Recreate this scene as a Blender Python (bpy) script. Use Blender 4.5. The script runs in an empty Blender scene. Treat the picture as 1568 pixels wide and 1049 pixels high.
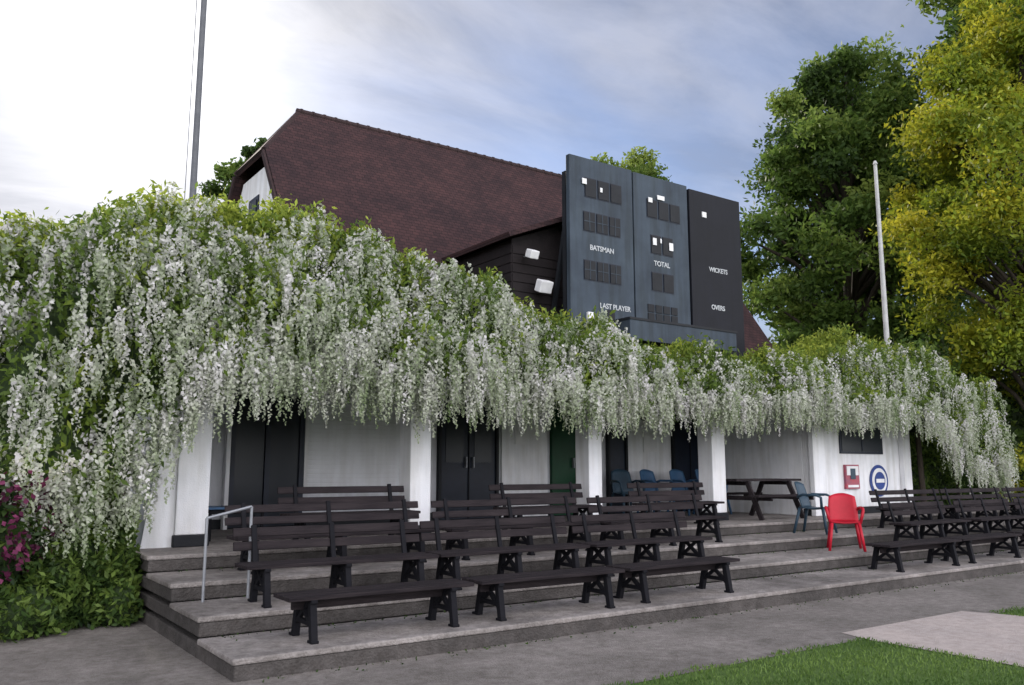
import bpy, math, random
import numpy as np
from mathutils import Vector, Matrix
random.seed(7); rng=np.random.default_rng(7)
S=bpy.context.scene
col=S.collection
S.view_settings.view_transform='Standard'
S.view_settings.look='None'; S.view_settings.exposure=0

# ------------------------------------------------------------ materials
def new_mat(name):
    m=bpy.data.materials.new(name); m.use_nodes=True
    nt=m.node_tree; b=nt.nodes['Principled BSDF']; b.inputs['Specular IOR Level'].default_value=.25; return m,nt,b
def mat(name,c1,c2=None,rough=.7,scale=3.0,bump=0.0,bscale=40.0,metal=0.0,detail=6,stretch=(1,1,1),streak=0.0,spec=.25):
    m,nt,b=new_mat(name); N=nt.nodes; L=nt.links
    b.inputs['Specular IOR Level'].default_value=spec
    b.inputs['Roughness'].default_value=rough; b.inputs['Metallic'].default_value=metal
    if c2 is None: c2=tuple(x*.75 for x in c1)
    tc=N.new('ShaderNodeTexCoord'); mp=N.new('ShaderNodeMapping'); mp.inputs['Scale'].default_value=stretch
    L.new(tc.outputs['Object'],mp.inputs['Vector'])
    no=N.new('ShaderNodeTexNoise'); no.inputs['Scale'].default_value=scale; no.inputs['Detail'].default_value=detail
    no.inputs['Roughness'].default_value=.65
    L.new(mp.outputs[0],no.inputs['Vector'])
    cr=N.new('ShaderNodeValToRGB'); cr.color_ramp.elements[0].position=.32; cr.color_ramp.elements[1].position=.68
    cr.color_ramp.elements[0].color=(*c2,1); cr.color_ramp.elements[1].color=(*c1,1)
    L.new(no.outputs['Fac'],cr.inputs['Fac'])
    out=cr.outputs['Color']
    if streak>0:
        mp2=N.new('ShaderNodeMapping'); mp2.inputs['Scale'].default_value=(5,5,.5); L.new(tc.outputs['Object'],mp2.inputs['Vector'])
        n3=N.new('ShaderNodeTexNoise'); n3.inputs['Scale'].default_value=1.6; n3.inputs['Detail'].default_value=5
        L.new(mp2.outputs[0],n3.inputs['Vector'])
        r3=N.new('ShaderNodeValToRGB'); r3.color_ramp.elements[0].position=.35; r3.color_ramp.elements[1].position=.6
        r3.color_ramp.elements[0].color=(1-streak,1-streak*1.05,1-streak*1.2,1); r3.color_ramp.elements[1].color=(1,1,1,1)
        L.new(n3.outputs['Fac'],r3.inputs['Fac'])
        mx=N.new('ShaderNodeMixRGB'); mx.blend_type='MULTIPLY'; mx.inputs[0].default_value=1
        L.new(out,mx.inputs[1]); L.new(r3.outputs[0],mx.inputs[2]); out=mx.outputs[0]
    L.new(out,b.inputs['Base Color'])
    if bump>0:
        n2=N.new('ShaderNodeTexNoise'); n2.inputs['Scale'].default_value=bscale; n2.inputs['Detail'].default_value=4
        L.new(mp.outputs[0],n2.inputs['Vector'])
        bp=N.new('ShaderNodeBump'); bp.inputs['Strength'].default_value=bump; bp.inputs['Distance'].default_value=.02
        L.new(n2.outputs['Fac'],bp.inputs['Height']); L.new(bp.outputs[0],b.inputs['Normal'])
    return m
def leaf_mat(name,stops,trans=.45,rough=.55):
    m,nt,b=new_mat(name); N=nt.nodes; L=nt.links
    at=N.new('ShaderNodeAttribute'); at.attribute_name='cv'
    cr=N.new('ShaderNodeValToRGB'); e=cr.color_ramp.elements
    e[0].position=stops[0][0]; e[0].color=(*stops[0][1],1); e[1].position=stops[-1][0]; e[1].color=(*stops[-1][1],1)
    for p,c in stops[1:-1]:
        q=e.new(p); q.color=(*c,1)
    L.new(at.outputs['Fac'],cr.inputs['Fac'])
    L.new(cr.outputs[0],b.inputs['Base Color']); b.inputs['Roughness'].default_value=rough
    tr=N.new('ShaderNodeBsdfTranslucent'); L.new(cr.outputs[0],tr.inputs['Color'])
    mx=N.new('ShaderNodeMixShader'); mx.inputs[0].default_value=trans
    L.new(b.outputs[0],mx.inputs[1]); L.new(tr.outputs[0],mx.inputs[2])
    L.new(mx.outputs[0],N['Material Output'].inputs['Surface'])
    return m

M={}
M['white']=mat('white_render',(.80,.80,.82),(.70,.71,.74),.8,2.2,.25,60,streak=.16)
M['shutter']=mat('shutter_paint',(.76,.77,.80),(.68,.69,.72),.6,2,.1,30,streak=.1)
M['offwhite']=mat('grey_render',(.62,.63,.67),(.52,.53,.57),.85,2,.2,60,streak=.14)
M['black']=mat('black_paint',(.014,.016,.02),(.008,.009,.012),.6,3,.1)
M['navy']=mat('navy_door_paint',(.012,.018,.034),(.007,.010,.02),.4,3)
M['green']=mat('green_door_paint',(.004,.055,.022),(.003,.038,.014),.45,3)
M['board']=mat('slate_scoreboard_paint',(.050,.068,.090),(.032,.044,.062),.65,1.3,.1,50,streak=.25)
M['board2']=mat('black_scoreboard_paint',(.008,.009,.015),(.005,.006,.010),.65,1.3,.1,50,streak=.15)
M['signwhite']=mat('sign_white',(.75,.75,.76),(.62,.62,.63),.5)
M['letter']=mat('faded_white_lettering',(.50,.52,.54),(.34,.36,.38),.6,8)
M['benchwood']=mat('weathered_dark_wood',(.036,.029,.031),(.012,.010,.012),.85,2.5,.5,30,stretch=(.6,8,8),spec=.12)
M['iron']=mat('cast_iron',(.008,.008,.011),(.005,.005,.007),.75,6,.1,spec=.15)
M['steel']=mat('galvanised_steel',(.28,.29,.31),(.2,.21,.23),.5,6,.1,metal=.5)
M['polewhite']=mat('pole_paint',(.5,.5,.5),(.38,.38,.38),.5,5)
M['polegrey']=mat('pole_grey_paint',(.13,.135,.15),(.09,.095,.11),.5,5)
M['red']=mat('red_plastic',(.45,.012,.03),(.34,.008,.02),.4,4)
M['blue']=mat('blue_plastic',(.05,.12,.22),(.035,.08,.16),.4,4)
M['slateblue']=mat('dark_blue_plastic',(.03,.06,.09),(.02,.04,.06),.4,4)
M['darkboards']=mat('dark_weatherboard',(.016,.012,.013),(.009,.007,.008),.8,4,.3)
M['bark']=mat('bark',(.06,.048,.036),(.028,.022,.018),.9,6,.8,25,stretch=(3,3,.6))
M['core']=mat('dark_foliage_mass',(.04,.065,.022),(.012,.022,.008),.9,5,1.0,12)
M['posterred']=mat('poster_red',(.4,.06,.08),(.2,.08,.12),.4,9)
M['signblue']=mat('sign_blue',(.02,.05,.22),(.015,.04,.17),.4)
M['brown']=mat('clay_tile_edge',(.048,.029,.029),(.028,.018,.019),.85,6,.3)
M['brick']=mat('pale_brick',(.34,.24,.2),(.25,.17,.14),.9,6,.3)
m,nt,b=new_mat('dark_glass'); b.inputs['Base Color'].default_value=(.010,.014,.022,1); b.inputs['Roughness'].default_value=.3; M['glass']=m

def concrete(name,c1,c2,c3,vs=9,bump=.6,n2s=9):
    m,nt,b=new_mat(name); N=nt.nodes; L=nt.links
    tc=N.new('ShaderNodeTexCoord')
    n1=N.new('ShaderNodeTexNoise'); n1.inputs['Scale'].default_value=.9; n1.inputs['Detail'].default_value=9; n1.inputs['Roughness'].default_value=.7
    n2=N.new('ShaderNodeTexNoise'); n2.inputs['Scale'].default_value=n2s; n2.inputs['Detail'].default_value=8; n2.inputs['Roughness'].default_value=.8
    v=N.new('ShaderNodeTexVoronoi'); v.inputs['Scale'].default_value=vs*5
    for n in (n1,n2,v): L.new(tc.outputs['Object'],n.inputs['Vector'])
    cr=N.new('ShaderNodeValToRGB'); e=cr.color_ramp.elements
    e[0].position=.36; e[0].color=(*c2,1); e[1].position=.64; e[1].color=(*c1,1)
    L.new(n1.outputs['Fac'],cr.inputs['Fac'])
    r2=N.new('ShaderNodeValToRGB'); r2.color_ramp.elements[0].position=.36; r2.color_ramp.elements[1].position=.60
    r2.color_ramp.elements[0].color=(*c3,1); r2.color_ramp.elements[1].color=(1,1,1,1)
    L.new(n2.outputs['Fac'],r2.inputs['Fac'])
    mx=N.new('ShaderNodeMixRGB'); mx.blend_type='MULTIPLY'; mx.inputs[0].default_value=.8
    L.new(cr.outputs[0],mx.inputs[1]); L.new(r2.outputs[0],mx.inputs[2])
    L.new(mx.outputs[0],b.inputs['Base Color']); b.inputs['Roughness'].default_value=.92
    ad=N.new('ShaderNodeMath'); ad.operation='ADD'; L.new(n2.outputs['Fac'],ad.inputs[0]); L.new(v.outputs['Distance'],ad.inputs[1])
    bp=N.new('ShaderNodeBump'); bp.inputs['Strength'].default_value=bump; bp.inputs['Distance'].default_value=.015
    L.new(ad.outputs[0],bp.inputs['Height']); L.new(bp.outputs[0],b.inputs['Normal'])
    return m
M['terrace']=concrete('weathered_concrete',(.36,.33,.315),(.15,.137,.13),(.45,.43,.41))
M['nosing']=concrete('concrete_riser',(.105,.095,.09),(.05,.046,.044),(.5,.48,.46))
M['gravel']=concrete('stone_paving',(.28,.255,.24),(.17,.155,.143),(.5,.48,.45),14)
M['path']=concrete('pale_path',(.52,.45,.42),(.42,.37,.35),(.7,.68,.65),14,.4)
def grassmat():
    m,nt,b=new_mat('lawn_grass'); N=nt.nodes; L=nt.links
    tc=N.new('ShaderNodeTexCoord')
    n1=N.new('ShaderNodeTexNoise'); n1.inputs['Scale'].default_value=.7; n1.inputs['Detail'].default_value=10; n1.inputs['Roughness'].default_value=.75
    L.new(tc.outputs['Object'],n1.inputs['Vector'])
    cr=N.new('ShaderNodeValToRGB'); e=cr.color_ramp.elements
    e[0].position=.3; e[0].color=(.05,.10,.022,1); e[1].position=.7; e[1].color=(.115,.185,.045,1)
    L.new(n1.outputs['Fac'],cr.inputs['Fac']); L.new(cr.outputs[0],b.inputs['Base Color']); b.inputs['Roughness'].default_value=.9
    n2=N.new('ShaderNodeTexNoise'); n2.inputs['Scale'].default_value=60; L.new(tc.outputs['Object'],n2.inputs['Vector'])
    bp=N.new('ShaderNodeBump'); bp.inputs['Strength'].default_value=.8; bp.inputs['Distance'].default_value=.03
    L.new(n2.outputs['Fac'],bp.inputs['Height']); L.new(bp.outputs[0],b.inputs['Normal'])
    return m
M['grass']=grassmat()
def tilemat():
    m,nt,b=new_mat('clay_roof_tiles'); N=nt.nodes; L=nt.links
    tc=N.new('ShaderNodeTexCoord'); sp=N.new('ShaderNodeSeparateXYZ'); cb=N.new('ShaderNodeCombineXYZ')
    L.new(tc.outputs['Object'],sp.inputs[0]); L.new(sp.outputs['X'],cb.inputs['X']); L.new(sp.outputs['Z'],cb.inputs['Y'])
    br=N.new('ShaderNodeTexBrick'); br.inputs['Scale'].default_value=1; br.inputs['Brick Width'].default_value=.17; br.inputs['Row Height'].default_value=.09
    br.inputs['Mortar Size'].default_value=.006; br.inputs['Color1'].default_value=(.050,.028,.029,1); br.inputs['Color2'].default_value=(.032,.020,.022,1)
    br.inputs['Mortar'].default_value=(.015,.010,.011,1); br.inputs['Bias'].default_value=-.1
    L.new(cb.outputs[0],br.inputs['Vector'])
    n1=N.new('ShaderNodeTexNoise'); n1.inputs['Scale'].default_value=.8; n1.inputs['Detail'].default_value=10; n1.inputs['Roughness'].default_value=.75
    L.new(tc.outputs['Object'],n1.inputs['Vector'])
    cr=N.new('ShaderNodeValToRGB'); cr.color_ramp.elements[0].position=.3; cr.color_ramp.elements[1].position=.7
    cr.color_ramp.elements[0].color=(.55,.57,.64,1); cr.color_ramp.elements[1].color=(1.4,1.18,1.12,1)
    L.new(n1.outputs['Fac'],cr.inputs['Fac'])
    mx=N.new('ShaderNodeMixRGB'); mx.blend_type='MULTIPLY'; mx.inputs[0].default_value=1
    L.new(br.outputs['Color'],mx.inputs[1]); L.new(cr.outputs[0],mx.inputs[2]); L.new(mx.outputs[0],b.inputs['Base Color'])
    bp=N.new('ShaderNodeBump'); bp.inputs['Strength'].default_value=.4; bp.inputs['Distance'].default_value=.02; bp.invert=True
    L.new(br.outputs['Fac'],bp.inputs['Height']); L.new(bp.outputs[0],b.inputs['Normal']); b.inputs['Roughness'].default_value=.9
    return m
M['tile']=tilemat()

# ------------------------------------------------------------ mesh helpers
class MB:
    def __init__(s): s.v=[]; s.f=[]; s.mi=[]; s.mats=[]
    def m(s,name):
        if name not in s.mats: s.mats.append(name)
        return s.mats.index(name)
    def box(s,x0,x1,y0,y1,z0,z1,mat,rot=None):
        o=len(s.v)
        P=[(x0,y0,z0),(x1,y0,z0),(x1,y1,z0),(x0,y1,z0),(x0,y0,z1),(x1,y0,z1),(x1,y1,z1),(x0,y1,z1)]
        if rot is not None:
            c=Vector(((x0+x1)/2,(y0+y1)/2,(z0+z1)/2)); P=[tuple(rot@(Vector(p)-c)+c) for p in P]
        s.v+=P
        for f in ((0,3,2,1),(4,5,6,7),(0,1,5,4),(1,2,6,5),(2,3,7,6),(3,0,4,7)):
            s.f.append(tuple(o+i for i in f)); s.mi.append(s.m(mat))
    def beam(s,p,q,w,h,mat):
        p=Vector(p); q=Vector(q); d=(q-p); L=d.length; d.normalize()
        a=Vector((1,0,0)) if abs(d.x)<.9 else Vector((0,1,0))
        u=(a-d*a.dot(d)).normalized(); v=d.cross(u); o=len(s.v)
        for e in (p,q):
            for su,sv in ((-1,-1),(1,-1),(1,1),(-1,1)): s.v.append(tuple(e+u*w/2*su+v*h/2*sv))
        for f in ((0,3,2,1),(4,5,6,7),(0,1,5,4),(1,2,6,5),(2,3,7,6),(3,0,4,7)):
            s.f.append(tuple(o+i for i in f)); s.mi.append(s.m(mat))
    def tube(s,pts,rad,mat,n=8,cap=True):
        o=len(s.v); pts=[Vector(p) for p in pts]
        for i,p in enumerate(pts):
            d=(pts[min(i+1,len(pts)-1)]-pts[max(i-1,0)]).normalized()
            a=Vector((1,0,0)) if abs(d.x)<.8 else Vector((0,1,0))
            u=(a-d*a.dot(d)).normalized(); v=d.cross(u)
            for k in range(n):
                t=2*math.pi*k/n; s.v.append(tuple(p+(u*math.cos(t)+v*math.sin(t))*rad[i]))
        for i in range(len(pts)-1):
            for k in range(n):
                s.f.append((o+i*n+k,o+i*n+(k+1)%n,o+(i+1)*n+(k+1)%n,o+(i+1)*n+k)); s.mi.append(s.m(mat))
        if cap:
            s.f.append(tuple(o+k for k in range(n))[::-1]); s.mi.append(s.m(mat))
            e=o+(len(pts)-1)*n; s.f.append(tuple(e+k for k in range(n))); s.mi.append(s.m(mat))
    def poly(s,pts,mat):
        o=len(s.v); s.v+=[tuple(p) for p in pts]; s.f.append(tuple(range(o,o+len(pts)))); s.mi.append(s.m(mat))
    def grid(s,fn,nu,nv,mat):
        o=len(s.v)
        for i in range(nu+1):
            for j in range(nv+1): s.v.append(tuple(fn(i/nu,j/nv)))
        for i in range(nu):
            for j in range(nv):
                a=o+i*(nv+1)+j; s.f.append((a,a+1,a+nv+2,a+nv+1)); s.mi.append(s.m(mat))
    def mesh(s,name,smooth=False):
        me=bpy.data.meshes.new(name); me.from_pydata(s.v,[],s.f)
        for n in s.mats: me.materials.append(M[n])
        me.polygons.foreach_set('material_index',s.mi)
        if smooth: me.polygons.foreach_set('use_smooth',[True]*len(me.polygons))
        me.update(); return me
    def obj(s,name,parent=None,bevel=0,smooth=False,loc=(0,0,0)):
        ob=bpy.data.objects.new(name,s.mesh(name,smooth)); col.objects.link(ob); ob.location=loc
        if parent: ob.parent=parent
        if bevel:
            bm=ob.modifiers.new('bevel','BEVEL'); bm.width=bevel; bm.segments=2; bm.limit_method='ANGLE'
        return ob
def empty(name,loc=(0,0,0)):
    e=bpy.data.objects.new(name,None); col.objects.link(e); e.location=loc; return e

def leaf_object(name,C,size,width,cv,matname,parent=None,down=0.0):
    n=len(C); size=np.broadcast_to(size,(n,)); 
    u=rng.normal(size=(n,3)); u[:,2]-=down; 
    u/=np.linalg.norm(u,axis=1)[:,None]
    w=rng.normal(size=(n,3))
    v=w-u*(w*u).sum(1)[:,None]; v/=np.linalg.norm(v,axis=1)[:,None]+1e-9
    s=size[:,None]
    P=np.empty((n,4,3)); P[:,0]=C-u*s; P[:,1]=C+v*s*width-u*s*.15; P[:,2]=C+u*s; P[:,3]=C-v*s*width-u*s*.15
    me=bpy.data.meshes.new(name); me.vertices.add(n*4); me.vertices.foreach_set('co',P.reshape(-1).astype(np.float32))
    me.loops.add(n*4); me.loops.foreach_set('vertex_index',np.arange(n*4,dtype=np.int32))
    me.polygons.add(n); me.polygons.foreach_set('loop_start',np.arange(0,n*4,4,dtype=np.int32))
    try: me.polygons.foreach_set('loop_total',np.full(n,4,dtype=np.int32))
    except Exception: pass
    a=me.attributes.new('cv','FLOAT','POINT'); a.data.foreach_set('value',np.repeat(np.clip(cv,0,1),4).astype(np.float32))
    me.update(); me.validate(); me.materials.append(M[matname])
    ob=bpy.data.objects.new(name,me); col.objects.link(ob)
    if parent: ob.parent=parent
    return ob

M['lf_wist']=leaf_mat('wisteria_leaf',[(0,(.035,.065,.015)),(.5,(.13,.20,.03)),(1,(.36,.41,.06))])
M['raceme']=leaf_mat('wisteria_raceme',[(0,(.12,.18,.06)),(.35,(.33,.39,.24)),(.7,(.54,.56,.47)),(1,(.70,.68,.68))],.4,.7)
M['lf_dark']=leaf_mat('dark_tree_leaf',[(0,(.035,.065,.018)),(.5,(.10,.17,.032)),(1,(.24,.31,.065))],.5)
M['lf_yel']=leaf_mat('yellow_tree_leaf',[(0,(.06,.11,.018)),(.4,(.20,.26,.025)),(.75,(.36,.36,.03)),(1,(.46,.42,.035))],.5)
M['lf_bush']=leaf_mat('bush_leaf',[(0,(.02,.042,.014)),(.5,(.06,.11,.022)),(1,(.15,.22,.045))],.4)
M['petal']=leaf_mat('purple_petal',[(0,(.04,.007,.022)),(.6,(.11,.016,.055)),(1,(.26,.06,.14))],.3)
M['blade']=leaf_mat('grass_blade',[(0,(.06,.12,.025)),(1,(.17,.26,.06))],.3)

# ------------------------------------------------------------ ground
g=MB(); g.box(-600,600,-600,900,-.5,0,'grass'); g.obj('ground')
g=MB(); g.poly([(-30,5,.004),(60,5,.004),(60,45,.004),(-30,45,.004)],'gravel'); g.obj('pavement')
g=MB(); g.poly([(7.8,-25,.008),(10.0,-25,.008),(10.2,4.8,.008),(10.0,5.3,.008),(7.7,5.3,.008),(7.6,4.9,.008)],'path'); g.obj('path')
n=70000
X=rng.uniform(2,16,n); Y=5.05-rng.power(1.0,n)*3.2+.04*np.sin(X*5)+.03*np.sin(X*13)
k=((X<7.65)|(X>10.15)); X=X[k];Y=Y[k]; n=len(X)
C=np.stack([X,Y,rng.uniform(.006,.018,n)],1)
leaf_object('lawn_grass',C,rng.uniform(.012,.028,n),.22,.5+.3*np.sin(X*2+Y*3)+rng.normal(scale=.25,size=n),'blade',down=2.5)
# dead leaves and debris gathered in the step corners
n=1500
X=rng.uniform(2.3,20,n); st_=rng.integers(0,4,n); yc=np.array([6.74,7.74,8.74,9.79])[st_]; zc=np.array([.006,.177,.352,.527])[st_]
Y=yc-rng.exponential(.07,n)
leaf_object('leaf_litter',np.stack([X,Y,zc+.005],1),rng.uniform(.008,.02,n),.5,rng.uniform(0,.5,n),'lf_bush')

# terraces
t=MB()
steps=[(6.75,.175),(7.75,.35),(8.75,.525),(9.8,.70)]
xl=2.15; xrs=[34,34,23.0,22.9]
for i,(y,z) in enumerate(steps):
    xr=xrs[i]
    y2=steps[i+1][0] if i<3 else 14.0
    zb0=-.05 if i==0 else steps[i-1][1]
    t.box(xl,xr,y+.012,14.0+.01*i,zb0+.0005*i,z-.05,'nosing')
    t.box(xl-.02,xr,y,y2-.002 if i<3 else 14.0,z-.05,z,'terrace')
    if i==1: t.box(23.02,xr,y2,14.0,z-.05,z,'terrace')
t.obj('concrete_terrace',bevel=.014)

# ------------------------------------------------------------ pavilion
pav=empty('cricket_pavilion')
w=MB()
Fz=.70; By=13.6
pillars=[(2.62,3.0),(5.75,6.08),(9.02,9.30),(11.95,12.3)]
for a,b_ in pillars:
    w.box(a,b_,10.7,11.05,Fz+.14,3.1,'white')
    w.box(a-.02,b_+.02,10.68,11.07,Fz,Fz+.14,'black')
w.poly([(2.2,10.75,Fz-.45),(2.62,10.75,Fz-.45),(2.62,10.75,2.6),(2.5,10.75,2.6)],'white')
w.poly([(2.2,11.2,Fz-.45),(2.62,11.2,Fz-.45),(2.62,11.2,2.6),(2.5,11.2,2.6)],'white')
w.poly([(2.2,10.75,Fz-.45),(2.2,11.2,Fz-.45),(2.5,11.2,2.6),(2.5,10.75,2.6)],'white')
w.box(2.19,2.64,10.73,11.22,.0,Fz-.45,'black')
w.box(2.66,2.86,11.06,13.58,Fz,3.1,'white')
w.box(14.85,18.3,10.72,10.9,Fz+.14,3.1,'white'); w.box(14.83,18.32,10.7,10.92,Fz,Fz+.139,'black')
w.box(18.12,18.3,10.902,13.58,Fz,3.1,'white'); w.box(14.85,15.0,10.902,13.58,Fz,3.1,'white')
w.box(14.8,15.2,10.6,10.715,Fz+.0,3.1,'white')
w.box(18.05,18.34,10.6,10.715,Fz+.0,3.1,'white')
w.obj('pillars_and_bay',pav,bevel=.012)
w=MB()
w.box(15.85,17.4,10.69,10.719,1.95,2.52,'navy'); w.box(15.9,17.35,10.68,10.689,2.0,2.47,'glass')
w.box(16.6,16.64,10.67,10.679,2.0,2.47,'navy')
w.obj('bay_window',pav)
w=MB()
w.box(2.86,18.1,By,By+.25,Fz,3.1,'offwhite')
w.box(2.87,18.09,By-.012,By-.001,Fz,Fz+.15,'black')
w.obj('back_wall',pav)
def panel(x0,x1,z1,matn,name,ribs=0,yo=.03,z0=Fz+.02,frame=None):
    p=MB(); p.box(x0,x1,By-yo-.02,By-yo+.015,z0,z1,matn)
    if ribs:
        zz=z0+ribs
        while zz<z1: p.box(x0+.01,x1-.01,By-yo-.032,By-yo-.021,zz,zz+ribs*.82,matn); zz+=ribs
    if frame:
        for a in (x0-.06,x1): p.box(a,a+.06,By-yo-.06,By-.002,z0,z1+.06,frame)
        p.box(x0,x1,By-yo-.055,By-.003,z1,z1+.06,frame)
    p.obj(name,pav,bevel=.004)
panel(5.35,7.2,2.75,'shutter','roller_shutter',.075,z0=1.25,frame='white')
panel(7.9,9.1,2.95,'navy','double_door',0,frame='black')
panel(9.25,10.35,2.9,'white','white_panel')
panel(10.5,11.08,2.85,'green','green_door',frame='green')
panel(11.98,12.42,2.85,'navy','narrow_door',frame='black')
panel(12.52,13.8,2.9,'white','white_panel')
panel(13.9,14.9,2.9,'navy','double_door',frame='black')
w=MB()
for a,b_ in ((4.15,4.62),(4.72,5.2)):
    w.box(a,b_,By-.06,By-.02,Fz+.02,2.8,'glass')
for a in (4.07,4.63,5.2): w.box(a,a+.08,By-.1,By-.01,Fz+.02,2.88,'navy')
w.box(4.0,4.06,By-.15,By-.02,Fz,2.9,'white')
for x in (8.5,14.4): w.box(x-.01,x+.01,By-.075,By-.05,Fz+.03,2.93,'black')
for x in (8.42,8.58,10.98): w.box(x-.012,x+.012,By-.12,By-.05,1.65,1.85,'steel')
for x0,x1 in ((8.0,8.38),(8.62,9.0)):
    w.box(x0,x1,By-.062,By-.051,1.75,2.6,'glass')
w.box(12.95,13.35,By-.075,By-.055,2.0,2.45,'signwhite')
w.box(9.55,9.85,By-.075,By-.055,2.1,2.5,'signwhite')
w.box(3.2,3.5,By-.03,By-.012,1.9,2.3,'signwhite')
w.obj('glazed_door_and_details',pav)
w=MB()
for i in range(6): w.box(15.05+i*.5,15.52+i*.5,By-.03,By-.002,Fz+.16,2.9,'shutter')
w.obj('panelled_shutters',pav,bevel=.006)
w=MB()
w.box(2.45,18.4,10.62,11.12,3.1,3.32,'white')
w.box(2.4,18.45,10.45,14.5,3.325,3.4,'darkboards')
w.box(2.4,18.45,11.13,14.4,3.1,3.32,'white')
w.obj('veranda_roof',pav)
w=MB()
gx=6.15
def gable(x):
    w.poly([(x,14.7,0),(x,24.0,0),(x,24.0,3.4),(x,20.38,8.6),(x,18.32,8.6),(x,14.7,3.4)],'white')
gable(gx); gable(20.0)
w.poly([(gx,14.7,0),(20,14.7,0),(20,14.7,3.4),(gx,14.7,3.4)],'white')
w.poly([(gx,24,0),(20,24,0),(20,24,3.4),(gx,24,3.4)],'white')
w.box(gx-.03,gx-.004,19.1,19.8,6.9,8.0,'navy'); w.box(gx-.05,gx-.031,19.2,19.7,7.0,7.9,'glass')
w.obj('house_walls',pav)
r=MB()
RY=19.35;RZ=10.33
a=(5.95,14.4,3.2);b_=(20.3,14.4,3.2);c=(20.3,18.3,8.8);d=(5.95,18.3,8.8)
e=(7.1,RY,RZ);f=(19.1,RY,RZ)
a2=(5.95,24.3,3.2);b2=(20.3,24.3,3.2);c2=(20.3,20.4,8.8);d2=(5.95,20.4,8.8)
r.poly([a,b_,c,f,e,d],'tile'); r.poly([a2,d2,e,f,c2,b2],'tile'); r.poly([d,e,d2],'tile'); r.poly([c,c2,f],'tile')
ro=r.obj('tiled_roof',pav)
so=ro.modifiers.new('s','SOLIDIFY'); so.thickness=.12; so.offset=0
r=MB(); r.tube([(7.05,RY,RZ+.03),(19.2,RY,RZ+.03)],[.1,.1],'brown',8)
r.tube([e,d],[.08,.08],'brown',8); r.tube([e,d2],[.08,.08],'brown',8)
for i in range(40): r.tube([(7.15+i*.3,RY,RZ+.03),(7.19+i*.3,RY,RZ+.03)],[.115,.115],'brown',8)
r.beam((5.92,14.4,3.15),(5.92,18.3,8.75),.05,.12,'brown'); r.beam((5.92,24.3,3.15),(5.92,20.4,8.75),.05,.12,'brown')
r.obj('ridge_tiles',pav)
w=MB()
wx0,wx1,wy=9.9,16.0,14.15
ap=(wx0+wx1)/2
w.poly([(wx0,wy,3.43),(wx1,wy,3.43),(wx1,wy,6.4),(ap,wy,7.6),(wx0,wy,6.4)],'darkboards')
w.poly([(wx0,wy,3.43),(wx0,wy,6.4),(wx0,17.5,6.4),(wx0,17.5,3.43)],'darkboards')
w.poly([(wx1,wy,3.43),(wx1,wy,6.4),(wx1,17.5,6.4),(wx1,17.5,3.43)],'darkboards')
z=3.5
while z<6.3:
    w.box(wx0+.01,wx1-.01,wy-.02,wy-.002,z,z+.17,'darkboards'); w.box(wx0-.02,wx0-.002,wy+.0,16.4,z,z+.17,'darkboards'); z+=.2
w.obj('boarded_wing',pav)
r=MB()
r.poly([(wx0-.25,wy-.3,6.35),(ap,wy-.3,7.68),(ap,19,7.68),(wx0-.25,17,6.35)],'tile')
r.poly([(wx1+.25,wy-.3,6.35),(wx1+.25,17,6.35),(ap,19,7.68),(ap,wy-.3,7.68)],'tile')
ro=r.obj('wing_roof',pav); so=ro.modifiers.new('s','SOLIDIFY'); so.thickness=.1; so.offset=1
w=MB()
w.box(11.25,11.37,wy-.12,wy-.03,3.43,7.0,'offwhite')
for x,z,s in ((10.2,6.05,.11),(10.5,5.4,.16)):
    w.box(x-s,x+s,wy-.42,wy-.22,z-s*.8,z+s*.8,'signwhite',Matrix.Rotation(.4,3,'X')); w.beam((x,wy-.3,z),(x,wy-.02,z),.04,.04,'steel')
w.obj('floodlights',pav,bevel=.02)
w=MB()
for z in (3.95,4.25): w.beam((8.6,13.2,z),(10.9,13.2,z),.04,.04,'steel')
for i in range(5): w.beam((8.6+i*.57,13.2,3.42),(8.6+i*.57,13.2,4.27),.04,.04,'steel')
w.obj('roof_railing',pav)

p=MB(); p.box(15.95,16.42,10.66,10.715,1.22,1.72,'posterred'); 
p.box(15.98,16.39,10.652,10.659,1.5,1.69,'signwhite'); p.box(16.1,16.27,10.645,10.651,1.42,1.64,'slateblue')
p.box(16.0,16.37,10.652,10.659,1.25,1.3,'signwhite'); p.obj('wall_poster')
p=MB()
def disc(r0,y,matn): p.tube([(17.2,y,1.38),(17.2,y-.012,1.38)],[r0,r0],matn,32)
disc(.34,10.71,'signblue'); disc(.27,10.697,'signwhite'); disc(.19,10.684,'signblue')
p.box(17.05,17.35,10.665,10.671,1.34,1.42,'signwhite'); p.obj('round_sign')

# ------------------------------------------------------------ scoreboard
sb=empty('cricket_scoreboard')
w=MB(); y0=13.3
w.box(10.78,12.56,y0,y0+.12,4.38,8.2,'board')
w.box(12.6,14.3,y0+.0,y0+.12,4.38,8.18,'board')
w.box(14.34,16.1,y0-.03,y0+.12,4.2,8.12,'board2')
w.box(12.5,12.66,y0+.125,y0+.2,4.5,8.1,'black'); w.box(14.25,14.41,y0+.125,y0+.2,4.5,8.05,'black')
w.obj('board_panels',sb,bevel=.01)
w=MB()
for x in (10.9,12.59,14.39,15.9):
    w.box(x-.06,x+.06,y0+.21,y0+.33,3.41,7.9,'black'); w.beam((x,y0+.33,6.6),(x,y0+1.1,3.43),.08,.08,'black')
w.box(12.0,15.3,y0-.45,y0-.032,4.3,4.72,'board'); w.box(11.98,15.32,y0-.47,y0-.031,4.721,4.77,'black')
w.box(11.75,11.95,y0-.04,y0-.002,4.45,4.95,'black'); w.box(11.2,11.35,y0-.06,y0-.002,4.6,4.85,'signwhite')
w.obj('ledge_and_posts',sb)
w=MB()
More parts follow.
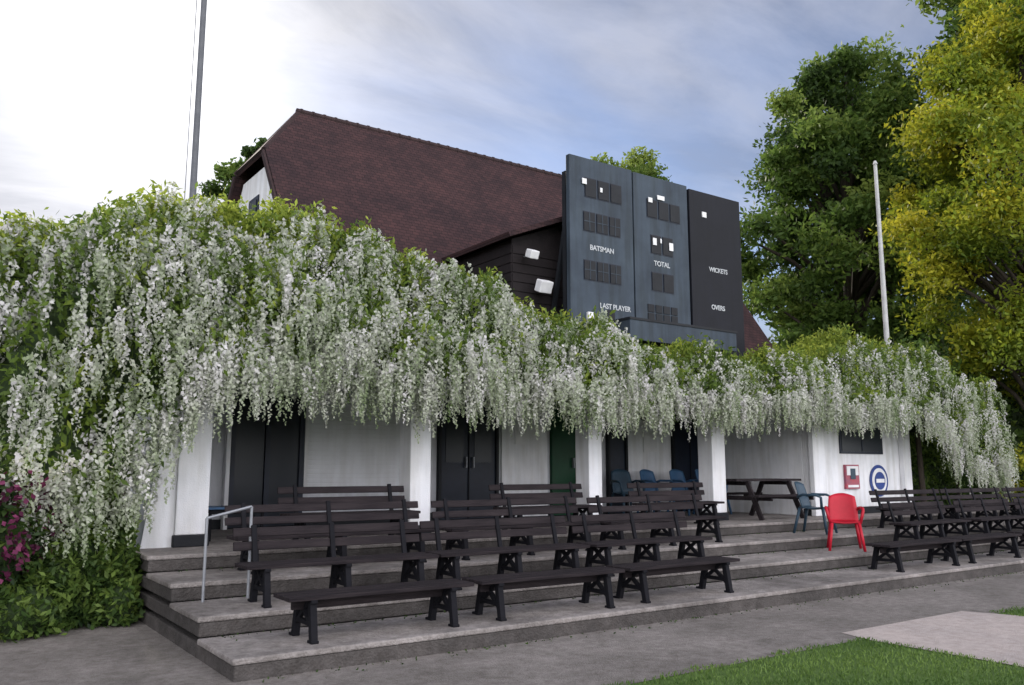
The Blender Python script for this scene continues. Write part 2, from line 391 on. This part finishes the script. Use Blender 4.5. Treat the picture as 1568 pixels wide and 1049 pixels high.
def win(x,z,n_,bars=''):
    for i in range(n_):
        xx=x+i*.36
        w.box(xx-.165,xx+.165,y0-.008,y0-.002,z-.22,z+.22,'navy')
        w.box(xx-.15,xx+.15,y0-.02,y0-.0085,z-.2,z+.2,'black')
        if bars: w.box(xx-.008,xx+.008,y0-.027,y0-.021,z-.2,z+.2,'board'); w.box(xx-.15,xx+.15,y0-.026,y0-.0205,z-.005,z+.01,'board')
win(11.35,7.55,3,'') ; win(11.3,6.8,3,'1'); win(11.3,5.75,3,'1')
win(13.15,7.42,3,''); win(13.25,6.6,2,''); win(13.25,5.75,2,'')
for i in range(4):
    for j in range(2): w.box(12.95+i*.24,13.14+i*.24,y0-.02,y0-.002,4.85+j*.2,5.02+j*.2,'black')
w.obj('number_windows',sb)
w=MB()
for (x0,x1,z0,z1) in ((11.1,11.22,7.6,7.72),(11.6,11.66,7.5,7.6),(13.02,13.14,7.55,7.66),(13.3,13.52,7.66,7.76),(13.13,13.24,6.58,6.74),(13.64,13.76,6.52,6.70),(13.36,13.4,6.65,6.75)):
    w.box(x0,x1,y0-.04,y0-.028,z0,z1,'signwhite')
w.box(14.75,14.89,y0-.05,y0-.031,7.5,7.63,'signwhite')
w.obj('number_plates',sb)
def text(s_,x,z,size,y):
    cu=bpy.data.curves.new('lettering','FONT'); cu.body=s_; cu.size=size; cu.extrude=.003; cu.offset=.003; cu.align_x='CENTER'; cu.space_character=.95
    o=bpy.data.objects.new('lettering',cu); col.objects.link(o); o.location=(x,y,z); o.rotation_euler=(math.pi/2,0,0); cu.materials.append(M['letter']); o.parent=sb
text('BATSMAN',11.65,6.2,.155,y0-.006); text('LAST PLAYER',12.0,4.98,.155,y0-.006)
text('TOTAL',13.42,6.12,.16,y0-.006)
text('WICKETS',15.25,6.22,.155,y0-.036); text('OVERS',15.2,5.32,.16,y0-.036)

# ------------------------------------------------------------ benches
def bench_mesh(L,back):
    b=MB()
    for i in range(3): b.box(0,L,-.21+i*.135,-.21+i*.135+.12,.345,.38,'benchwood')
    if back:
        for z in (.48,.61):
            b.box(0,L,.225+(z-.40)*.22,.25+(z-.40)*.22,z,z+.085,'benchwood',Matrix.Rotation(-.2,3,'X'))
    xs=[.22,L-.22]
    if L>1.95: xs=[.2,L/2,L-.2]
    for x in xs:
        b.beam((x,-.16,.35),(x,-.22,0),.06,.065,'iron'); b.beam((x,.13,.35),(x,.21,0),.06,.065,'iron')
        b.beam((x,-.22,.332),(x,.2,.332),.06,.03,'iron'); b.beam((x,-.19,.15),(x,.19,.15),.045,.04,'iron')
        b.beam((x,-.2,.1),(x,.1,.33),.04,.04,'iron'); b.beam((x,.2,.1),(x,-.1,.33),.035,.04,'iron')
        b.beam((x,-.26,.012),(x,-.16,.012),.07,.024,'iron'); b.beam((x,.18,.012),(x,.28,.012),.07,.024,'iron')
        if back:
            b.beam((x,.18,.31),(x,.29,.72),.05,.035,'iron')
    if not back:
        b.box(.1,L-.1,-.02,.02,.25,.32,'benchwood')
    return b.mesh('bench')
cache={}
def bench(x,y,z,L,back,rot=0):
    k=(L,back)
    if k not in cache: cache[k]=bench_mesh(L,back)
    o=bpy.data.objects.new('park_bench',cache[k]); col.objects.link(o); o.location=(x,y,z); o.rotation_euler=(0,0,rot)
    bm=o.modifiers.new('bevel','BEVEL'); bm.width=.006; bm.segments=2
    return o
ru=lambda a:random.uniform(-a,a)
for x in (2.65,4.55,6.45): bench(x,7.2,.175,1.8,False,ru(.03))
for x in (11.4,13.4,15.6,18.0): bench(x,7.2,.175,1.9,False,ru(.02))
for x in (2.6,4.65,6.75): bench(x,8.15+ru(.07),.35,2.0,True,ru(.03))
for x in (13.6,15.9,18.2,20.6): bench(x,8.15,.35,2.0,True,ru(.02))
for x in (2.85,5.4,7.9): bench(x,9.2+ru(.07),.525,2.4,True,ru(.03))
for x in (14.9,17.4,20.0): bench(x,9.2,.525,2.4,True,ru(.02))
for x in (3.75,6.9,9.6): bench(x,10.15,.70,1.75,True,ru(.02))
h=MB()
h.tube([(2.40,8.6,.35),(2.40,8.6,1.14)],[.015]*2,'steel',8); h.tube([(2.84,8.62,.35),(2.84,8.62,1.24)],[.015]*2,'steel',8)
h.tube([(2.40,8.6,1.14),(2.84,8.62,1.24)],[.015]*2,'steel',8)
h.obj('handrail')
def picnic(x,y,z):
    b=MB(); L=1.9
    for i in range(5): b.box(0,L,-.36+i*.146,-.36+i*.146+.13,.70,.74,'benchwood')
    for s in (-1,1):
        for k in (0,1): b.box(0,L,s*.72-.13+k*.135,s*.72-.13+k*.135+.12,.42,.46,'benchwood')
    for xx in (.35,L-.35):
        b.beam((xx,-.3,.70),(xx,-.62,0),.05,.09,'benchwood'); b.beam((xx,.3,.70),(xx,.62,0),.05,.09,'benchwood')
        b.beam((xx+.05,-.82,.39),(xx+.05,.82,.39),.045,.08,'benchwood'); b.beam((xx+.05,-.34,.66),(xx+.05,.34,.66),.045,.07,'benchwood')
    b.obj('picnic_table',bevel=.005,loc=(x,y,z))
picnic(12.4,10.9,.70)
def chair(x,y,z,rot,matn,sc=1.0):
    b=MB()
    b.grid(lambda u,v:(-.22+.44*u,-.22+.42*v,.43+.012*math.cos(v*6)-.02*math.sin(math.pi*u)),8,8,matn)
    b.grid(lambda u,v:((-.23+.46*u)*(1-.12*v*v),.20+.12*v-.06*(2*u-1)**2*1.0,.42+.46*v-.05*v*(2*u-1)**2),8,8,matn)
    for sx in (-1,1):
        b.tube([(sx*.2,-.2,.43),(sx*.26,-.27,0)],[.028,.022],matn,6); b.tube([(sx*.19,.2,.43),(sx*.25,.3,0)],[.028,.022],matn,6)
        b.tube([(sx*.22,-.19,.42),(sx*.27,-.2,.62),(sx*.275,-.12,.655),(sx*.26,.12,.66),(sx*.22,.22,.62)],[.024]*5,matn,6)
    o=b.obj('plastic_chair',smooth=True,loc=(x,y,z)); o.rotation_euler=(0,0,rot); o.scale=(sc,)*3
    s=o.modifiers.new('s','SOLIDIFY'); s.thickness=.016
    return o
chair(12.3,8.3,.35,-.9,'red')
chair(11.6,12.6,.70,-.2,'slateblue',1.05); chair(12.5,12.7,.70,.1,'blue',1.05); chair(13.15,12.5,.70,.05,'blue',1.05); chair(13.7,12.3,.70,.3,'blue',1.05)
chair(12.95,9.3,.525,.3,'slateblue')
b=MB(); b.box(0,.8,0,.5,.40,.43,'blue'); 
for x in (.06,.74):
    for y in (.06,.44): b.beam((x,y,0),(x,y,.40),.035,.035,'iron')
b.box(.04,.76,.03,.05,.34,.40,'iron'); b.box(.04,.76,.45,.47,.34,.40,'iron')
b.obj('low_table',loc=(3.15,11.3,.70),bevel=.004)

# ------------------------------------------------------------ poles
p=MB(); p.tube([(3.43,14.1,3.0),(3.43,14.1,9),(3.43,14.1,16)],[.06,.05,.042],'polegrey',12); p.tube([(3.43,14.1,0),(3.43,14.1,3.0)],[.075,.06],'polegrey',12)
p.tube([(3.30,14.1,4),(3.31,14.1,10),(3.40,14.1,15.9)],[.007]*3,'polegrey',5)
p.obj('flagpole')
p=MB(); p.tube([(21.2,12.7,0),(21.2,12.7,6),(21.2,12.7,10.0)],[.08,.065,.045],'polewhite',12); p.tube([(21.2,12.7,10.0),(21.2,12.7,10.1)],[.07,.03],'polewhite',8)
p.obj('flagpole')

# ------------------------------------------------------------ wisteria
wis=empty('wisteria')
XT=[-3,0,.8,2.0,2.7,4,6,8,9.0,10,12,14.3,16,17.7,20,21.6,22.4]
ZT=[3.9,4.2,4.45,5.0,5.2,5.3,5.0,4.5,4.15,3.85,3.8,3.8,4.2,4.7,4.4,3.7,2.8]
XB=[-3,0,1.2,1.8,2.15,2.5,3.0,3.4,5,8,10,12,14.5,17.5,18.2,19,21,22.4]
ZB=[1.1,1.1,1.0,1.0,1.55,2.4,2.7,2.72,2.75,2.62,2.75,2.9,2.9,2.9,2.5,1.6,1.4,1.6]
def nz(x,t,seed=0):
    return (np.sin(x*2.1+seed+3*t)+np.sin(x*4.7+5*t+seed*2)*.6+np.sin(x*1.1-7*t+seed)*.8+np.sin(x*9.3+11*t)*.3)/2.7
def wsurf(X,T,off=0.0):
    zt=np.interp(X,XT,ZT); zb=np.interp(X,XB,ZB)+.17*nz(X,0*T,5)
    high=np.clip((zt-3.6)/1.8,0,1)
    zf=3.2+.35*high
    P=[(13.0+0*X,zt-.8),(12.3+0*X,zt-.03),(11.5+0*X,zt-.12*high-.02),(10.75+0*X,zf+(zt-zf)*.55),(10.2-.15*high,zf+.1),(10.05-.25*high,np.minimum(zf-.3,zf*.5+zb*.5+.1)),(10.0-.2*high,zb)]
    T0=np.array([0,.14,.28,.45,.62,.78,1.0])
    Yp=np.array([np.broadcast_to(a,X.shape) for a,_ in P]);Zp=np.array([np.broadcast_to(b,X.shape) for _,b in P])
    idx=np.clip(np.searchsorted(T0,T,side='right')-1,0,5)
    fr=(T-T0[idx])/(T0[idx+1]-T0[idx]); k=np.arange(X.size)
    Yv=Yp[idx,k]*(1-fr)+Yp[idx+1,k]*fr; Zv=Zp[idx,k]*(1-fr)+Zp[idx+1,k]*fr
    amp=np.interp(T,[0,.25,.4,.8,1],[.12,.14,.36,.36,.15])
    d=amp*nz(X*1.2,T*2.2)+.15*np.sin(X*6.1+T*9)*np.sin(T*21+X*2.3)+off
    ang=np.interp(T,[0,.2,.4,.6,.8,1],[1.4,1.4,1.0,.7,.15,0])
    Yv=Yv-np.cos(ang)*d; Zv=Zv+np.sin(ang)*d
    e=np.clip((X-20.5)/1.9,0,1); Yv=Yv*(1-e*.5)+ (11.2)*e*.5
    return np.stack([X,Yv,Zv],1)
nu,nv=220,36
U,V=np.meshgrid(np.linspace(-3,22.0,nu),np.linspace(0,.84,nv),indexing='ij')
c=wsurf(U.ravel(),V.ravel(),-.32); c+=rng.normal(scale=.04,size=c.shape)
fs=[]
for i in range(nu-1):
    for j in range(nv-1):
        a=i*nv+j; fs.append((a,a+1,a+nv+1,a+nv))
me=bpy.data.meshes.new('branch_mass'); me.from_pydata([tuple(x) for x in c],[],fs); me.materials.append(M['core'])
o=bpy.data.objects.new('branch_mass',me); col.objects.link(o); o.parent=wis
n=98000
X=rng.uniform(-3,22.3,n); T=rng.beta(1.0,1.15,n)*.98
C=wsurf(X,T,.0)+rng.normal(scale=[.08,.10,.10],size=(n,3)); C[:,1]+=rng.uniform(-.12,.22,n)
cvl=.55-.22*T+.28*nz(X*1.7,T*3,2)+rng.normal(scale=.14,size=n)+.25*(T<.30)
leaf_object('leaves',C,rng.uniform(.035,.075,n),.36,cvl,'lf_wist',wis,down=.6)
ns=1500; X0=rng.uniform(-2,22,ns); T0_=rng.uniform(.02,.42,ns); B=wsurf(X0,T0_,0); pts=[];cc=[]
for i in range(ns):
    d=np.array([rng.normal()*.5,-.2+rng.normal()*.4,.7]); d/=np.linalg.norm(d); Ls=rng.uniform(.08,.25)
    for k in range(12):
        s=k/12*Ls; pts.append(B[i]+d*s+rng.normal(scale=.045,size=3)); cc.append(.8+rng.normal()*.18)
leaf_object('young_shoots',np.array(pts),rng.uniform(.035,.065,len(pts)),.4,np.array(cc),'lf_wist',wis)
def racemes(Xr,Tr,name,lmin=.32,lmax=.66,wd=.066):
    nr=len(Xr)
    base=wsurf(Xr,Tr,.07)+rng.normal(scale=.06,size=(nr,3)); base[:,1]-=rng.uniform(0,.2,nr)
    Ls=rng.uniform(lmin,lmax,nr); K=46
    pts=np.zeros((nr,K,3)); cv=np.zeros((nr,K)); sz=np.zeros((nr,K))
    sway=rng.normal(scale=.07,size=(nr,2)); br=rng.normal(scale=.18,size=nr)+.2*nz(Xr*1.9,Tr*5,9)
    wr=rng.uniform(.7,1.25,nr)
    for k in range(K):
        s=k/(K-1); rad=wd*wr*(1-s)**.65*min(1,.45+s*4)+.006
        a=rng.uniform(0,6.28,nr); rr=rad*np.sqrt(rng.random(nr))
        pts[:,k,0]=base[:,0]+sway[:,0]*s*Ls+np.cos(a)*rr
        pts[:,k,1]=base[:,1]+sway[:,1]*s*Ls+np.sin(a)*rr
        pts[:,k,2]=base[:,2]-s*Ls
        cv[:,k]=.76-.28*s+br+rng.normal(scale=.06,size=nr)
        sz[:,k]=.029-.013*s
    leaf_object(name,pts.reshape(-1,3),sz.ravel(),.75,cv.ravel(),'raceme',wis,down=.8)
nr=7600
Xr=np.concatenate([rng.uniform(-2.5,10,int(nr*.66)),rng.uniform(10,22,nr-int(nr*.66))])
Tr=rng.uniform(.16,1.0,len(Xr))
gx_=nz(Xr*2.6,Tr*9,7)+.5*np.sin(Xr*7.3+np.sin(Tr*25)*2)
thr=.32+.12*nz(Xr*1.3,0*Xr,3)-.07*(Xr<6)
keep=(Tr>thr) & (gx_>-.38)
racemes(Xr[keep],Tr[keep],'racemes')
nr=850; racemes(rng.uniform(-2,22,nr),rng.uniform(.88,1.0,nr),'racemes_fringe',.3,.65)
s=MB()
for (x,y) in ((18.75,10.7),(19.1,11.3),(1.7,10.9),(.6,11.2),(21.2,11.2)):
    s.tube([(x,y,0),(x+.08,y-.05,.9),(x-.05,y-.1,1.8),(x+.1,y,2.7),(x-.1,y+.2,3.5)],[.09,.07,.06,.06,.04],'bark',7)
s.obj('stems',wis,smooth=True)

# ------------------------------------------------------------ shrubs
def shrub(name,boxes,nleaf,size,matn,coremat='core',flowers=None,cvb=.5):
    e=empty(name); A=[];c_=[]
    tot=sum(b[3]*b[4]*b[5] for b in boxes)
    k=MB()
    for (cx,cy,cz,rx,ry,rz) in boxes:
        m_=int(nleaf*rx*ry*rz/tot); d=rng.normal(size=(m_,3)); d/=np.linalg.norm(d,axis=1)[:,None]
        bump=1+.16*np.sin(d[:,0]*6+cx*3)*np.cos(d[:,2]*7+cy)+.1*np.sin(d[:,1]*11+d[:,0]*9)
        r_=rng.uniform(.72,1.08,m_)*bump
        A.append(np.array([cx,cy,cz])+d*r_[:,None]*np.array([rx,ry,rz])); c_.append(cvb+.25*np.sin(d[:,0]*9+d[:,2]*8+cx*5)*1+rng.normal(scale=.17,size=m_)+.15*d[:,2])
        k.grid(lambda u,v,cx=cx,cy=cy,cz=cz,rx=rx,ry=ry,rz=rz:(cx+rx*.74*math.cos(u*6.283)*math.sin(v*3.1416),cy+ry*.74*math.sin(u*6.283)*math.sin(v*3.1416),cz+rz*.74*math.cos(v*3.1416)),12,8,coremat)
    A=np.concatenate(A); c_=np.concatenate(c_); kk=A[:,2]>0.02
    leaf_object('foliage',A[kk],rng.uniform(size*.7,size*1.3,kk.sum()),.42,c_[kk],matn,e)
    k.obj('dense_interior',e)
    if flowers:
        F=A[rng.choice(len(A),flowers)]; F=F[F[:,2]>.6]; F=np.repeat(F,9,0)+rng.normal(scale=.045,size=(len(F)*9,3)); F[:,1]-=.08
        leaf_object('flowers',F,.035,.8,rng.random(len(F)),'petal',e)
    return e
shrub('flowering_shrub',[(.55,9.85,.85,.65,.5,.75),(-.4,10.0,.8,.8,.6,.8)],10000,.05,'lf_bush',flowers=750,cvb=.3)
shrub('green_shrub',[(1.35,10.15,.6,.6,.45,.85),(1.85,10.3,.55,.3,.4,.85),(1.0,9.7,.25,.4,.3,.35),(1.9,9.9,.2,.22,.25,.3)],18000,.042,'lf_bush',cvb=.6)
shrub('laurel_hedge',[(24+i*2.2,13.6+.3*math.sin(i*2),2.2,1.8,1.3,2.9+.5*math.sin(i*1.7)) for i in range(8)],45000,.11,'lf_dark',cvb=.15)
shrub('golden_shrub',[(24.5,10.6,1.1,1.0,.9,1.15),(26.4,10.6,1.1,1.2,1.0,1.2)],13000,.07,'lf_yel',cvb=.5)
shrub('climber_hedge',[(19.3,11.6,1.2,.9,.7,1.3),(20.9,11.8,1.1,1.0,.7,1.3)],14000,.06,'lf_dark',cvb=.3)
shrub('boundary_hedge',[(-14+i*3.2,20+.6*math.sin(i),1.6,2.4,1.4,2.3) for i in range(6)],20000,.12,'lf_dark',cvb=.35)

# ------------------------------------------------------------ trees
def tree(name,x,y,h,r,base,matn,nl,size,seed,cvb=.5,lean=0,nclump=70,squash=1.0):
    R=np.random.default_rng(seed); e=empty(name)
    k=MB(); k.tube([(x,y,0),(x+.1,y,h*.2),(x+lean*.5,y+.1,h*.5),(x+lean,y,h*.85)],[h*.024,h*.018,h*.012,h*.004],'bark',10)
    cz=(h+base)/2; hz=(h-base)/2
    cl=[]
    while len(cl)<nclump:
        d=R.normal(size=3); d/=np.linalg.norm(d); rr=R.uniform(.35,1)**.6
        q=d*rr
        taper=1-.35*max(q[2],0)**1.5 - .25*max(-q[2],0)
        p=np.array([x+lean*.6+q[0]*r*taper,y+q[1]*r*taper*squash,cz+q[2]*hz]); cl.append((p,R.uniform(.12,.25)*r,R.normal()*.17))
    for p,_,_ in cl[::2]:
        b0=np.array([x+lean*.4,y,max(base*.8,p[2]-r*.7)]); mid=(b0+p)/2+np.array([0,0,.1*r])
        k.tube([tuple(b0),tuple(mid),tuple(p)],[h*.006,h*.004,h*.0015],'bark',6)
    k.obj('trunk_and_limbs',e,smooth=True)
    A=[];c_=[]; per=nl//nclump
    for p,cr,cc in cl:
        d=R.normal(size=(per,3)); d/=np.linalg.norm(d,axis=1)[:,None]; rr=R.uniform(.1,1.35,per)**.7
        bump=1+.3*np.sin(d[:,0]*5+p[0]*7)*np.sin(d[:,2]*6+p[1]*5)
        A.append(p+d*(rr*bump)[:,None]*cr*np.array([1,1,.75])); c_.append(cvb+cc+.12*d[:,2]+R.normal(scale=.13,size=per))
    A=np.concatenate(A);c_=np.concatenate(c_)
    leaf_object('crown',A,R.uniform(size*.7,size*1.3,len(A)),.45,c_,matn,e)
tree('lime_tree',31.8,20.5,20.3,5.0,2.0,'lf_dark',95000,.13,3,.47,nclump=170)
tree('lime_tree',36.5,22,19.8,5.0,2.5,'lf_dark',55000,.15,5,.42,nclump=100)
tree('maple_tree',27.3,11.3,16.8,4.0,2.6,'lf_yel',110000,.085,11,.55,nclump=165)
tree('oak_tree',32.2,12.6,24,4.5,5,'lf_dark',60000,.14,13,.4,nclump=100)
tree('ash_tree',23.8,25.5,15.8,2.8,6,'lf_dark',20000,.12,17,.75,nclump=40)
tree('ash_tree',9.5,30,14.3,1.9,5,'lf_dark',13000,.12,19,.3,nclump=40)
tree('ash_tree',6.5,34,12.3,2.2,4,'lf_dark',10000,.14,23,.3,nclump=30)
def mass():
    e=empty('distant_trees'); A=[];c_=[]
    for i in range(60):
        x=-60+i*4.2+rng.normal(); y=70+rng.normal()*4; r_=rng.uniform(3,5); h_=rng.uniform(4,6.5)
        d=rng.normal(size=(900,3)); d/=np.linalg.norm(d,axis=1)[:,None]
        A.append(np.array([x,y,h_*.8])+d*rng.uniform(.7,1.1,900)[:,None]*np.array([r_,r_,h_])); c_.append(.4+rng.normal(scale=.2,size=900))
    A=np.concatenate(A);c_=np.concatenate(c_); leaf_object('foliage',A,.5,.5,c_,'lf_dark',e)
mass()
w=MB(); dh=empty('distant_house')
w.box(38,50,31,38,0,6.2,'brick'); 
for x in (39.5,42.5,46): w.box(x,x+1.2,30.95,30.998,3.6,5,'signwhite'); w.box(x+.1,x+1.1,30.93,30.949,3.7,4.9,'glass')
w.obj('walls',dh)
w=MB(); w.poly([(37.6,30.6,6.1),(50.4,30.6,6.1),(50.4,34.5,9.6),(37.6,34.5,9.6)],'tile'); w.poly([(37.6,38.4,6.1),(50.4,38.4,6.1),(50.4,34.5,9.6),(37.6,34.5,9.6)],'tile')
w.poly([(38,31,6.2),(38,38,6.2),(38,34.5,9.4)],'brick'); w.poly([(50,31,6.2),(50,38,6.2),(50,34.5,9.4)],'brick')
w.box(40,41,34,35,9,10.8,'brick'); w.obj('roof',dh)

# ------------------------------------------------------------ light
sunv=Vector((.15,.896,.418)).normalized()
ld=bpy.data.lights.new('sun','SUN'); ld.energy=4.2; ld.angle=math.radians(5); ld.color=(1,.92,.80)
lo=bpy.data.objects.new('sun',ld); col.objects.link(lo); lo.rotation_euler=sunv.to_track_quat('Z','Y').to_euler(); lo.location=(0,0,30)
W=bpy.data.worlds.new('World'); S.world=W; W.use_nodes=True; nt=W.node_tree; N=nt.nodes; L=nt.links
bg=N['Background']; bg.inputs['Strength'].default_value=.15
sky=N.new('ShaderNodeTexSky'); sky.sky_type='NISHITA'; sky.sun_disc=False; sky.sun_elevation=math.radians(24.7); sky.sun_rotation=math.radians(9.5); sky.air_density=1.0; sky.dust_density=.4; sky.ozone_density=2.0
tc=N.new('ShaderNodeTexCoord'); sp=N.new('ShaderNodeSeparateXYZ'); L.new(tc.outputs['Generated'],sp.inputs[0])
def math_(op,a,b=None,clamp=False):
    n=N.new('ShaderNodeMath'); n.operation=op; n.use_clamp=clamp
    for i,v in enumerate((a,b)):
        if v is None: continue
        if isinstance(v,(int,float)): n.inputs[i].default_value=v
        else: L.new(v,n.inputs[i])
    return n.outputs[0]
zz=math_('ADD',math_('MAXIMUM',sp.outputs['Z'],0.0),.22)
cb=N.new('ShaderNodeCombineXYZ'); L.new(math_('DIVIDE',sp.outputs['X'],zz),cb.inputs['X']); L.new(math_('DIVIDE',sp.outputs['Y'],zz),cb.inputs['Y'])
mp=N.new('ShaderNodeMapping'); mp.inputs['Scale'].default_value=(.75,1.5,1); mp.inputs['Rotation'].default_value=(0,0,.5); mp.inputs['Location'].default_value=(3.1,1.7,0)
L.new(cb.outputs[0],mp.inputs['Vector'])
no=N.new('ShaderNodeTexNoise'); no.inputs['Scale'].default_value=.9; no.inputs['Detail'].default_value=7; no.inputs['Roughness'].default_value=.5; no.inputs['Distortion'].default_value=.3
L.new(mp.outputs[0],no.inputs['Vector'])
vd=N.new('ShaderNodeVectorMath'); vd.operation='DOT_PRODUCT'; nm=N.new('ShaderNodeVectorMath'); nm.operation='NORMALIZE'
L.new(tc.outputs['Generated'],nm.inputs[0]); L.new(nm.outputs[0],vd.inputs[0]); vd.inputs[1].default_value=tuple(sunv)
dot=math_('MAXIMUM',vd.outputs['Value'],0.0)
g1=math_('POWER',dot,95.0); g2=math_('POWER',dot,9.0)
cov=math_('ADD',no.outputs['Fac'],math_('MULTIPLY',g2,.25))
cr=N.new('ShaderNodeValToRGB'); cr.color_ramp.elements[0].position=.38; cr.color_ramp.elements[1].position=.66
cr.color_ramp.elements[0].color=(0.22,.22,.22,1); cr.color_ramp.elements[1].color=(.97,.97,.97,1); L.new(cov,cr.inputs['Fac'])
n2=N.new('ShaderNodeTexNoise'); n2.inputs['Scale'].default_value=2.4; n2.inputs['Detail'].default_value=8; n2.inputs['Roughness'].default_value=.6; n2.inputs['Distortion'].default_value=.4; L.new(mp.outputs[0],n2.inputs['Vector'])
cc=N.new('ShaderNodeValToRGB'); cc.color_ramp.elements[0].position=.38; cc.color_ramp.elements[1].position=.60
cc.color_ramp.elements[0].color=(2.2,2.35,2.85,1); cc.color_ramp.elements[1].color=(3.9,3.95,4.4,1); L.new(n2.outputs['Fac'],cc.inputs['Fac'])
st=N.new('ShaderNodeMixRGB'); st.blend_type='MULTIPLY'; st.inputs[0].default_value=1; L.new(sky.outputs[0],st.inputs[1]); st.inputs[2].default_value=(.72,.76,.90,1)
mx=N.new('ShaderNodeMixRGB'); L.new(cr.outputs[0],mx.inputs[0]); L.new(st.outputs[0],mx.inputs[1]); L.new(cc.outputs[0],mx.inputs[2])
# added fill light: unseen sky opposite the sun, brightened to lift the facade
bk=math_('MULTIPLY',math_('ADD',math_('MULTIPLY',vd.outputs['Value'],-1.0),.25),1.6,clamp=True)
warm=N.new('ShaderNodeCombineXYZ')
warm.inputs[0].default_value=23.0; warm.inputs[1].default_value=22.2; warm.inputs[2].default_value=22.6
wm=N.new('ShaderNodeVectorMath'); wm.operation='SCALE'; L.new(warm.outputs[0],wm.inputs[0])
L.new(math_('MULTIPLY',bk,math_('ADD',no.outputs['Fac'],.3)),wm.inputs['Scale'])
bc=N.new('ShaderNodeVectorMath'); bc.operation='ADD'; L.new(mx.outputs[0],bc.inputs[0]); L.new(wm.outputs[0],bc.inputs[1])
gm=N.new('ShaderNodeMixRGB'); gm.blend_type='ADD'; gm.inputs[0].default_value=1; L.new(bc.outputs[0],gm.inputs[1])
gc=N.new('ShaderNodeCombineXYZ'); gs=math_('ADD',math_('MULTIPLY',g1,7.5),math_('MULTIPLY',g2,.8))
L.new(gs,gc.inputs[0]); L.new(math_('MULTIPLY',gs,.98),gc.inputs[1]); L.new(math_('MULTIPLY',gs,.94),gc.inputs[2])
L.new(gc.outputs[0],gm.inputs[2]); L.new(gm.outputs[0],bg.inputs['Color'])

# ------------------------------------------------------------ camera
cd=bpy.data.cameras.new('camera'); cd.sensor_width=36; cd.lens=1300/1568*36; cd.clip_end=3000
co=bpy.data.objects.new('camera',cd); col.objects.link(co); co.location=(0,0,1.6); co.rotation_euler=(math.radians(90+8.57),0,math.radians(-35))
S.camera=co
